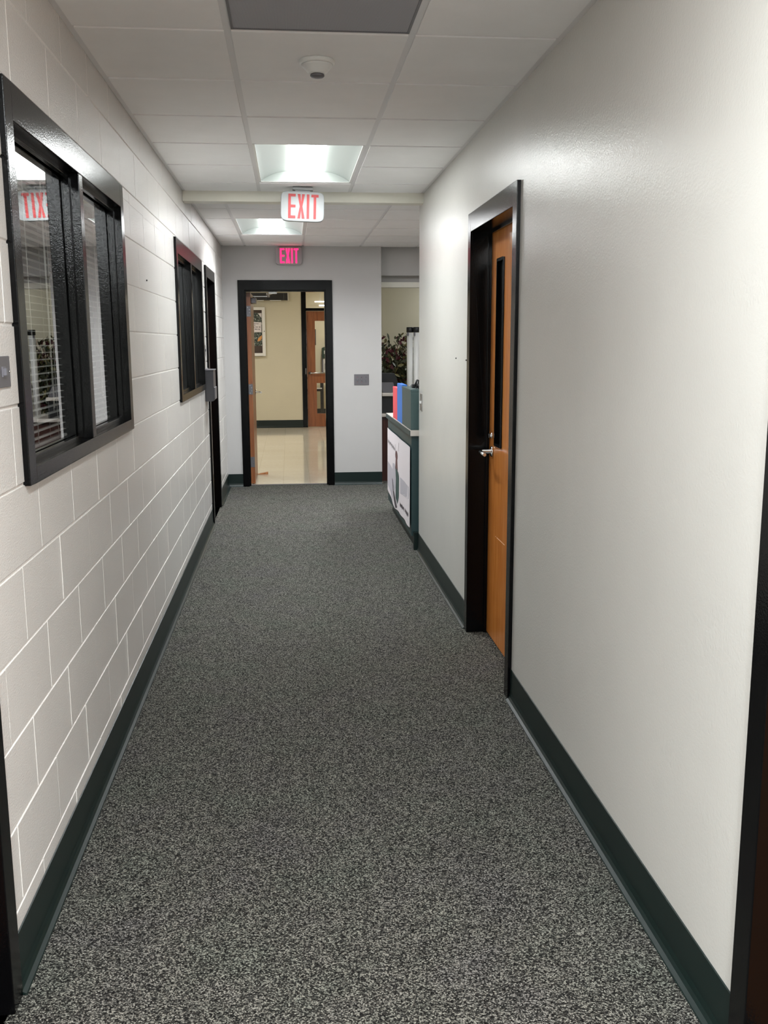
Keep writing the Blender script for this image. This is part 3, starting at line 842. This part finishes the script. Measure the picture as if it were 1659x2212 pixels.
def ellipse(u, w, a, b, n=14): return [(u + a*math.cos(2*PI*k/n), w + b*math.sin(2*PI*k/n+0.01)) for k in range(n)]
hnd = MB(); rr = random.Random(3)
def scrawl(u0, u1, w, amp, seed):
    global hnd
    r = random.Random(seed); pts = []; k = 0; u = u0; d = (u1-u0)/26
    while k < 27:
        pts.append((u0+d*k, w + amp*(0.5 if k % 2 else -0.5)*r.uniform(0.5, 1.5))); k += 1
    stroke(hnd, pts, 0.0035)
    obj('handwriting', hnd, 'ink', ps); hnd = MB()
scrawl(0.98, 0.62, 0.20, 0.05, 1); scrawl(0.40, 0.24, 0.87, 0.05, 2); scrawl(0.20, 0.03, 0.86, 0.05, 3)
stroke(hnd, [(0.60, 0.13), (0.585, 0.27)], 0.005); obj('printed_line', hnd, 'ink', ps); hnd = MB(); stroke(hnd, [(0.44, 0.07), (0.47, 0.19)], 0.005)
obj('printed_line', hnd, 'ink', ps)
g1 = MB(); fill(g1, [(0.98, 0.52), (0.72, 0.52), (0.70, 0.97), (0.98, 0.90)]); obj('printed_background', g1, 'shade', ps); g1 = MB(); fill(g1, [(0.38, 0.50), (0.03, 0.50), (0.03, 0.66), (0.38, 0.72)])
obj('printed_background', g1, 'shade', ps)
g2 = MB(); fill(g2, ellipse(0.555, 0.27, 0.05, 0.065)); fill(g2, [(0.585, 0.31), (0.525, 0.31), (0.505, 0.46), (0.61, 0.46)])
obj('printed_face', g2, 'skin', ps)
g3 = MB(); fill(g3, [(0.72, 0.42), (0.63, 0.40), (0.585, 0.46), (0.60, 0.74), (0.66, 0.80), (0.735, 0.66)])
obj('printed_jacket', g3, 'shade', ps)
g3 = MB(); fill(g3, [(0.60, 0.44), (0.50, 0.45), (0.44, 0.52), (0.46, 0.80), (0.54, 0.92), (0.60, 0.84), (0.585, 0.58)])
obj('printed_jacket', g3, 'jacket', ps)
g3 = MB(); fill(g3, [(0.76, 0.66), (0.70, 0.66), (0.54, 0.98), (0.60, 1.0 - 0.01), (0.66, 0.90)])
obj('printed_trousers', g3, 'ink', ps)
# things on the counter
bx = thing('storage_box', (1.05, 7.385, 0.91), 'tall dark green box standing on the counter', 'box')
obj('body', MB().box(0.892, 1.20, 7.105, 7.67, 0.911, 1.200), 'greenbox', bx, 0.003)
obj('lid', MB().box(0.890, 1.202, 7.103, 7.672, 1.195, 1.212), 'greenbox', bx, 0.003)
tag(obj('folder', MB().box(0.893, 0.935, 7.68, 8.03, 0.911, 1.222), 'blue', None, 0.002), 'bright blue folder standing behind the green box', 'folder', 'folders standing on the counter')
tag(obj('folder', MB().box(0.893, 0.925, 8.045, 8.37, 0.911, 1.180), 'red', None, 0.004), 'coral red folder standing behind the blue folder', 'folder', 'folders standing on the counter')
cb = MB(); r = random.Random(5)
for k in range(9):
    pts = []; ph = r.uniform(0, 6.28); rx, ry = r.uniform(0.025, 0.055), r.uniform(0.03, 0.06); cz = 1.218 + 0.006*k
    cx_, cy_ = 0.985 + r.uniform(-0.02, 0.03), 7.22 + r.uniform(-0.03, 0.05)
    for i in range(19):
        t = ph + 2*PI*i/18
        pts.append((cx_+rx*math.cos(t), cy_+ry*math.sin(t), max(1.218, cz + 0.014*math.sin(3*t+k))))
    cb.tube(pts, 0.0042, 6)
cb.tube([(1.0, 7.15, 1.225), (0.985, 7.11, 1.222), (0.965, 7.09, 1.205), (0.958, 7.09, 1.15), (0.962, 7.092, 1.08), (0.95, 7.092, 1.05)], 0.0035, 6)
tag(obj('cable_bundle', cb, 'blackmat'), 'tangled black cables heaped on the green box', 'cable')
pd = thing('cable_adapter', (1.0, 7.35, 1.212), 'black adapter block lying beside the cables on the green box', 'adapter')
obj('case', MB().box(0.935, 1.0, 7.36, 7.42, 1.213, 1.240), 'blackmat', pd, 0.004)
obj('plug', MB().box(0.925, 0.936, 7.38, 7.40, 1.220, 1.232), 'chrome', pd)

troffer((2.2, 2.8, 11.9, 13.0), 'unseen light added behind the bulkhead to brighten the reception wall', 'lobbylens', 8, 2.56, 'added reception fill lights')  # out-of-view lamp added to lift the dim reception back wall
# desk, printer, monitor, tubes, plant behind the counter
dk = thing('desk', (1.7, 11.0, 0), 'dark reddish brown desk with pale top edge beyond the counter', 'desk')
obj('panel', MB().box(1.02, 2.4, 10.76, 10.79, 0.0, 0.73).box(1.02, 1.05, 10.79, 11.5, 0, 0.73).box(2.37, 2.4, 10.79, 11.5, 0, 0.73), 'mahogany', dk, 0.001)
obj('desktop', MB().box(1.01, 2.42, 10.72, 11.52, 0.732, 0.765), 'toplam', dk, 0.006)
pr = thing('printer', (1.15, 11.0, 0.765), 'dark desktop printer with pale band on the desk behind the wall edge', 'printer')
obj('body', MB().box(1.03, 1.195, 10.84, 11.14, 0.766, 0.955), 'blackmat', pr, 0.006)
obj('paper_tray', MB().box(1.03, 1.20, 10.80, 11.16, 0.957, 0.995), 'toplam', pr, 0.008)
obj('control_panel', MB().prism([(10.84, 0.996), (11.14, 0.996), (11.14, 1.10), (11.05, 1.10)], 0, 1.04, 1.185), 'greyplast', pr, 0.003)
mn = thing('monitor', (1.2, 11.35, 0.765), 'black monitor on the desk in front of the plant', 'monitor')
obj('screen_back', MB().prism([(1.04, 1.02), (1.30, 1.00), (1.225, 1.20), (1.04, 1.205)], 1, 11.30, 11.36), 'blackmat', mn, 0.004)
obj('stand', MB().box(1.12, 1.16, 11.31, 11.34, 0.78, 1.04).box(1.04, 1.25, 11.24, 11.42, 0.766, 0.782), 'blackmat', mn)
for k, xx in enumerate((1.392, 1.462)):
    tt = thing('poster_tube', (xx + 0.005, 11.2, 0.765), ['tall white tube with black cap beside the plant', 'tall white tube with black cap against the right wall edge'][k], 'tube', 'white tubes standing on the desk')
    c = (xx, 11.18 - 0.05*k, 0)
    obj('tube', MB().lathe([(0.036, 0.766), (0.036, 1.665)], c, n=24), 'tube', tt)
    cp = obj('cap', MB().lathe([(0.038, 1.668), (0.041, 1.672), (0.041, 1.722), (0.036, 1.728)], c, n=24), 'blackmat', tt)
    obj('clip', MB().box(xx-0.037, xx-0.018, c[1]-0.041, c[1]-0.030, 1.630, 1.668), 'greyplast', cp, 0.002)
pl = thing('potted_plant', (1.40, 12.2, 0), 'bushy artificial plant with dark green and burgundy leaves', 'plant')
obj('pot', MB().lathe([(0.12, 0.0), (0.16, 0.34), (0.175, 0.345), (0.175, 0.37), (0.15, 0.37)], (1.40, 12.2, 0), n=28), 'brownboard', pl)
r = random.Random(11)
stems = MB()
tips = []
for k in range(26):
    a = r.uniform(0, 2*PI); R = r.uniform(0.08, 0.38); zt = r.uniform(1.15, 1.74) - R*0.35
    base = Vector((1.40, 12.2, 0.36)); tip = Vector((1.38 + R*math.cos(a)*0.7, 12.2 + R*math.sin(a)*0.8, zt))
    mid = (base + tip)/2 + Vector((0, 0, 0.12)); pts = []
    for i in range(9):
        t = i/8; p = base*(1-t)**2 + mid*2*t*(1-t) + tip*t*t; pts.append(tuple(p))
    stems.tube(pts, [0.006 - 0.0045*i/8 for i in range(9)], 5); tips.append(pts)
obj('stems', stems, 'brownboard', pl)
leaves = {'leaf': MB(), 'leafpale': MB(), 'leafred': MB()}
def leaf_at(mb, p, L, w, az, el, rollv):
    m = Matrix.Translation(p) @ Matrix.Rotation(az, 4, 'Z') @ Matrix.Rotation(el, 4, 'Y') @ Matrix.Rotation(rollv, 4, 'X')
    out = []
    prof = [(0, 0.05), (0.25, 0.85), (0.5, 1.0), (0.75, 0.7), (1.0, 0.02)]
    for t, q in prof:
        zc = -0.18 * L * t * t
        for sy in (-1, 0, 1): out.append(m @ Vector((L*t, sy*w*q/2, zc + (0.0 if sy == 0 else 0.12*w))))
    fs = []
    for i in range(4):
        for j in range(2): fs.append((i*3+j, i*3+j+1, (i+1)*3+j+1, (i+1)*3+j))
    mb.add(out, fs, True)
for pts in tips:
    for k in range(130):
        t = r.uniform(0.2, 1.0); i = min(7, int(t*8)); p = Vector(pts[i]).lerp(Vector(pts[i+1]), t*8-i)
        p += Vector((r.gauss(0, 0.055), r.gauss(0, 0.055), r.gauss(0, 0.055)))
        u = r.random(); red = 0.42 if p.z > 1.38 else 0.10
        key = 'leafred' if u < red else ('leafpale' if u > 0.80 else 'leaf')
        leaf_at(leaves[key], p, r.uniform(0.06, 0.105), r.uniform(0.024, 0.042), r.uniform(0, 2*PI), r.uniform(0.1, 1.3), r.uniform(-1, 1))
obj('green_leaves', leaves['leaf'], 'leaf', pl)
obj('olive_leaves', leaves['leafpale'], 'leafpale', pl)
obj('burgundy_leaves', leaves['leafred'], 'leafred', pl)

# ------------------------------------------------------------------ lobby beyond the doorway
lw = holed_wall(MB(), -3.0, 3.0, LOBBY_Y, LOBBY_Y + 0.15, 0, 2.75, [(0.262, 1.29, 0, 2.52)], axis=1)
lw.box(-3.15, -3.0, YE + 0.14, 18.05, 0, 2.75).box(3.0, 3.15, 13.1, 18.05, 0, 2.75)
struct('wall_lobby', lw, 'beige', 'beige lobby wall seen through the open doorway', 'wall')
struct('wall_lobby_front', MB().box(-3.0, XL - 0.15, YE + 0.14, YE + 0.16, 0, 2.75).box(XL - 0.15, 0.9, YE+0.14, YE+0.16, 2.4, 2.75), 'beige', 'lobby side of the end wall', 'wall')
struct('ceiling_lobby', MB().box(-3.0, 3.0, YE + 0.14, 21.2, 2.75, 2.80), 'tile', 'pale ceiling of the lobby', 'ceiling')
struct('baseboard_lobby', base_x(MB(), LOBBY_Y, -1, -3.0, 0.229), 'green', 'dark green cove base along the lobby wall', 'baseboard')

d4 = thing('door_4', (0.77, LOBBY_Y, 0), 'brown wooden door with two glass lites and a transom across the lobby', 'door', kind='structure')
fr = MB().frame(0.229, 1.32, LOBBY_Y - 0.016, LOBBY_Y + 0.166, 0, 2.56, 0.088, 0.06, 0, axis=1)
fr.box(0.317, 1.232, LOBBY_Y - 0.012, LOBBY_Y + 0.16, 2.125, 2.175)
obj('door_frame', fr, 'black', d4, 0.002)
lf4 = holed_wall(MB(), 0.320, 1.229, LOBBY_Y + 0.03, LOBBY_Y + 0.074, 0.008, 2.121, [(0.475, 1.075, 0.985, 1.947), (0.493, 1.075, 0.250, 0.815)], axis=1)
obj('door_leaf', lf4, 'darkwood', d4)
for (a, b, c, d, nm) in ((0.475, 1.075, 0.985, 1.947, 'upper_glass'), (0.493, 1.075, 0.25, 0.815, 'lower_glass'), (0.317, 1.232, 2.175, 2.50, 'transom_glass')):
    obj(nm, MB().add([(a, LOBBY_Y+0.05, c), (b, LOBBY_Y+0.05, c), (b, LOBBY_Y+0.05, d), (a, LOBBY_Y+0.05, d)], [(0, 1, 2, 3)]), 'clear', d4)
obj('lever_handle', MB().lathe([(0.026, LOBBY_Y+0.029), (0.026, LOBBY_Y+0.02), (0.01, LOBBY_Y+0.018), (0.01, LOBBY_Y-0.02)], (0.372, 0, 1.0), axis=1, n=16)
    .tube([(0.372, LOBBY_Y-0.02, 1.0), (0.385, LOBBY_Y-0.03, 1.0), (0.62, LOBBY_Y-0.03, 1.0)], 0.012, 8), 'steel', d4)
obj('strike_plate', MB().box(0.285, 0.305, LOBBY_Y-0.020, LOBBY_Y-0.014, 0.98, 1.09), 'zinc', d4)

dc = thing('display_case', (-0.85, LOBBY_Y, 1.31), 'white framed wall display case in the lobby beside the open door', 'display case')
a, b, c, d = -1.30, -0.427, 1.315, 2.19
obj('case_frame', MB().frame(a, b, LOBBY_Y-0.07, LOBBY_Y, c, d, 0.055, 0.05, 0.055, axis=1), 'white', dc, 0.003)
obj('backboard', MB().box(a+0.05, b-0.05, LOBBY_Y-0.012, LOBBY_Y, c+0.05, d-0.045), 'brownboard', dc)
obj('lock', MB().lathe([(0.010, LOBBY_Y-0.0705), (0.008, LOBBY_Y-0.074)], (b-0.02, 0, 1.76), axis=1, n=12), 'zinc', dc)
np_ = thing('notice_poster', (-0.85, LOBBY_Y-0.014, 1.5), 'speckled black and white poster with text panel inside the display case', 'poster')
yy = LOBBY_Y - 0.014
obj('sheet', MB().box(a+0.09, b-0.062, yy-0.002, yy, 1.50, 2.09), 'speck', np_)
obj('text_panel', MB().box(a+0.09, b-0.070, yy-0.005, yy-0.002, 1.745, 1.925), 'paper', np_)
tx = MB(); r = random.Random(9)
for row, (zz, h_) in enumerate(((1.895, 0.011), (1.868, 0.010), (1.835, 0.015), (1.798, 0.016))):
    x = a + 0.14
    while x < b - 0.11 - (0.06 if row == 1 else 0):
        w = r.uniform(0.012, 0.03); tx.box(x, x+w, yy-0.0062, yy-0.005, zz-h_/2*r.uniform(0.6, 1.2), zz+h_/2); x += w + r.choice((0.006, 0.006, 0.018))
obj('text_lines', tx, 'ink', np_)
obj('orange_shape', MB().prism([(b-0.15, 1.58), (b-0.135, 1.63), (b-0.09, 1.675), (b-0.064, 1.69), (b-0.066, 1.63), (b-0.10, 1.59)], 1, yy-0.005, yy-0.002), 'orange', np_)
obj('pink_shape', MB().prism([(b-0.125, 2.08), (b-0.064, 2.085), (b-0.066, 2.0), (b-0.09, 2.03)], 1, yy-0.005, yy-0.002), 'paper', np_)

gr = thing('wall_grille', (-0.35, LOBBY_Y-0.02, 2.3), 'long black louvre box high on the lobby wall', 'grille')
obj('body', MB().box(-0.75, -0.010, LOBBY_Y-0.10, LOBBY_Y, 2.312, 2.440), 'blackmat', gr, 0.003)
for q in ((-0.56, -0.44, 2.300, 2.311), (-0.33, -0.13, 2.300, 2.311), (-0.009, 0.0, 2.30, 2.44)):
    obj('lip', MB().box(q[0], q[1], LOBBY_Y-0.102, LOBBY_Y-0.05, q[2], q[3]), 'white', gr)
for xx in (-0.40, -0.08): obj('seam', MB().box(xx-0.002, xx+0.002, LOBBY_Y-0.103, LOBBY_Y-0.1, 2.315, 2.437), 'zinc', gr)

# lobby lights
for k, (lx_, ly_) in enumerate(((-1.3, 12.6), (-1.3, 15.6), (1.9, 15.6))):
    troffer((lx_-0.305, lx_+0.305, ly_-0.61, ly_+0.61), 'lobby ceiling light out of view beyond the doorway', 'lobbylens', 15, 2.62, 'lobby ceiling lights', (1.0, 0.96, 0.90))

# room beyond the glass door
rb = MB(); 
rb.box(-1.5, 3.0, 20.9, 21.05, 0, 2.75).box(-1.65, -1.5, 18.05, 21.05, 0, 2.75).box(3.0, 3.15, 18.05, 21.05, 0, 2.75)
g = 0.004; zb = -0.02; c = 0
while zb < 2.75:
    k = -5
    while k < 9:
        xa = (0.0 if c % 2 else 0.2032) + k*0.4064
        rb.box(max(-1.5, xa+0.003), min(3.0, xa+0.4064-0.003), 20.9-g, 20.9, max(0, zb+0.003), min(2.75, zb+0.2002)); k += 1
    zb += 0.2032; c += 1
struct('wall_classroom', rb, 'cream', 'cream block wall seen through the glass door', 'block wall')
struct('baseboard_classroom', MB().box(-1.5, 3.0, 20.885, 20.896, 0, 0.14), 'green', 'dark green base on the cream block wall', 'baseboard')
troffer((0.9-0.305, 0.9+0.305, 19.0-0.61, 19.0+0.61), 'ceiling light in the room beyond the glass door', 'lobbylens', 15, 2.62, 'lobby ceiling lights', (1.0, 0.96, 0.90))
for k, (xx, zz, L_) in enumerate(((0.78, 2.365, 0.30), (0.66, 2.455, 0.22))):
    ht = thing('strip_light', (xx, 20.2, zz), ['longer lit strip light seen through the transom', 'shorter lit strip light at the top of the transom'][k], 'strip light', 'strip lights seen through the transom')
    obj('tube', MB().tube([(xx-L_/2, 20.2+0.3*k, zz-0.06), (xx+L_/2+0.3, 20.2+0.3*k, zz-0.06)], 0.012, 8), 'lobbylens', ht)
    for hx in (xx, xx+L_/2+0.2): obj('hanger', MB().tube([(hx, 20.2+0.3*k, zz-0.05), (hx, 20.2+0.3*k, 2.75)], 0.003, 5), 'white', ht)
pf = thing('picture_frame', (0.45, 20.89, 1.7), 'thin black framed picture on the cream block wall', 'picture')
obj('frame', MB().frame(0.30, 0.570, 20.872, 20.895, 1.500, 1.835, 0.018, 0.018, axis=1), 'blackmat', pf)
obj('print', MB().box(0.316, 0.554, 20.886, 20.895, 1.516, 1.82), 'paper', pf)
dp = thing('sign_holder', (0.85, 20.8, 1.2), 'dark green wall cabinet with a white letter E seen through the glass door', 'cabinet')
obj('header', MB().prism([(0.692, 1.22), (1.15, 1.22), (1.15, 1.44), (1.03, 1.52), (0.81, 1.52), (0.775, 1.47), (0.692, 1.44)], 1, 20.70, 20.893), 'dispgreen', dp, 0.004)
obj('cabinet', MB().box(0.715, 1.13, 20.72, 20.893, 0.92, 1.218), 'white', dp, 0.004)
obj('window', MB().box(0.745, 0.95, 20.715, 20.719, 0.985, 1.11), 'greyplast', dp)
obj('side', MB().box(0.685, 0.713, 20.74, 20.893, 0.90, 1.30), 'greyplast', dp)
pE, _w = letters(1.315, 1.385, 0.045, 0.02, 0.013, 'E')
eo = MB()
for p in pE: eo.prism([(x+0.735, z) for x, z in p], 1, 20.695, 20.699)
obj('letter', eo, 'white', dp)
tb = thing('side_table', (0.66, 20.5, 0), 'black legged table seen through the lower glass', 'table')
obj('leg', MB().box(0.632, 0.70, 20.30, 20.36, 0.0, 0.80), 'blackmat', tb, 0.003)
obj('shelf', MB().box(0.2, 0.64, 20.30, 20.60, 0.545, 0.59), 'blackmat', tb, 0.003)
obj('shelf_edge', MB().box(0.2, 0.665, 20.285, 20.298, 0.595, 0.618), 'white', tb)
obj('foot_rail', MB().box(0.2, 0.64, 20.30, 20.36, 0.03, 0.09), 'blackmat', tb, 0.003)
obj('tabletop', MB().box(0.15, 1.1, 20.25, 20.7, 0.80, 0.83), 'blackmat', tb, 0.003)

# ------------------------------------------------------------------ world, camera, view
w = bpy.data.worlds.new('world'); SC.world = w; w.use_nodes = True
w.node_tree.nodes['Background'].inputs[0].default_value = (0.5, 0.5, 0.5, 1)
w.node_tree.nodes['Background'].inputs[1].default_value = 0.02

f_, yaw, pitch, roll, h_ = 2067.8, .0965, -.1759, -.0043, 1.5622
F = Vector((math.sin(yaw)*math.cos(pitch), math.cos(yaw)*math.cos(pitch), math.sin(pitch)))
R0 = Vector((math.cos(yaw), -math.sin(yaw), 0)); U0 = R0.cross(F)
R_ = R0*math.cos(roll) + U0*math.sin(roll); U_ = U0*math.cos(roll) - R0*math.sin(roll)
cam = bpy.data.cameras.new('camera'); co = bpy.data.objects.new('camera', cam); COL.objects.link(co)
m = Matrix((( R_.x, U_.x, -F.x, 0), (R_.y, U_.y, -F.y, 0), (R_.z, U_.z, -F.z, h_), (0, 0, 0, 1)))
co.matrix_world = m
cam.sensor_fit = 'HORIZONTAL'; cam.sensor_width = 36.0
cam.lens = f_ / 1659.0 * 36.0
cam.clip_start = 0.02; cam.clip_end = 100
SC.camera = co
vs_ = SC.view_settings
vs_.view_transform = 'Standard'; vs_.look = 'None'; vs_.gamma = 1.0; vs_.use_curve_mapping = False
vs_.exposure = 0.94
cy = SC.cycles
cy.max_bounces = 10; cy.diffuse_bounces = 6; cy.glossy_bounces = 5; cy.transparent_max_bounces = 16
cy.sample_clamp_indirect = 6.0
cy.use_denoising = True
cy.caustics_reflective = False; cy.caustics_refractive = False
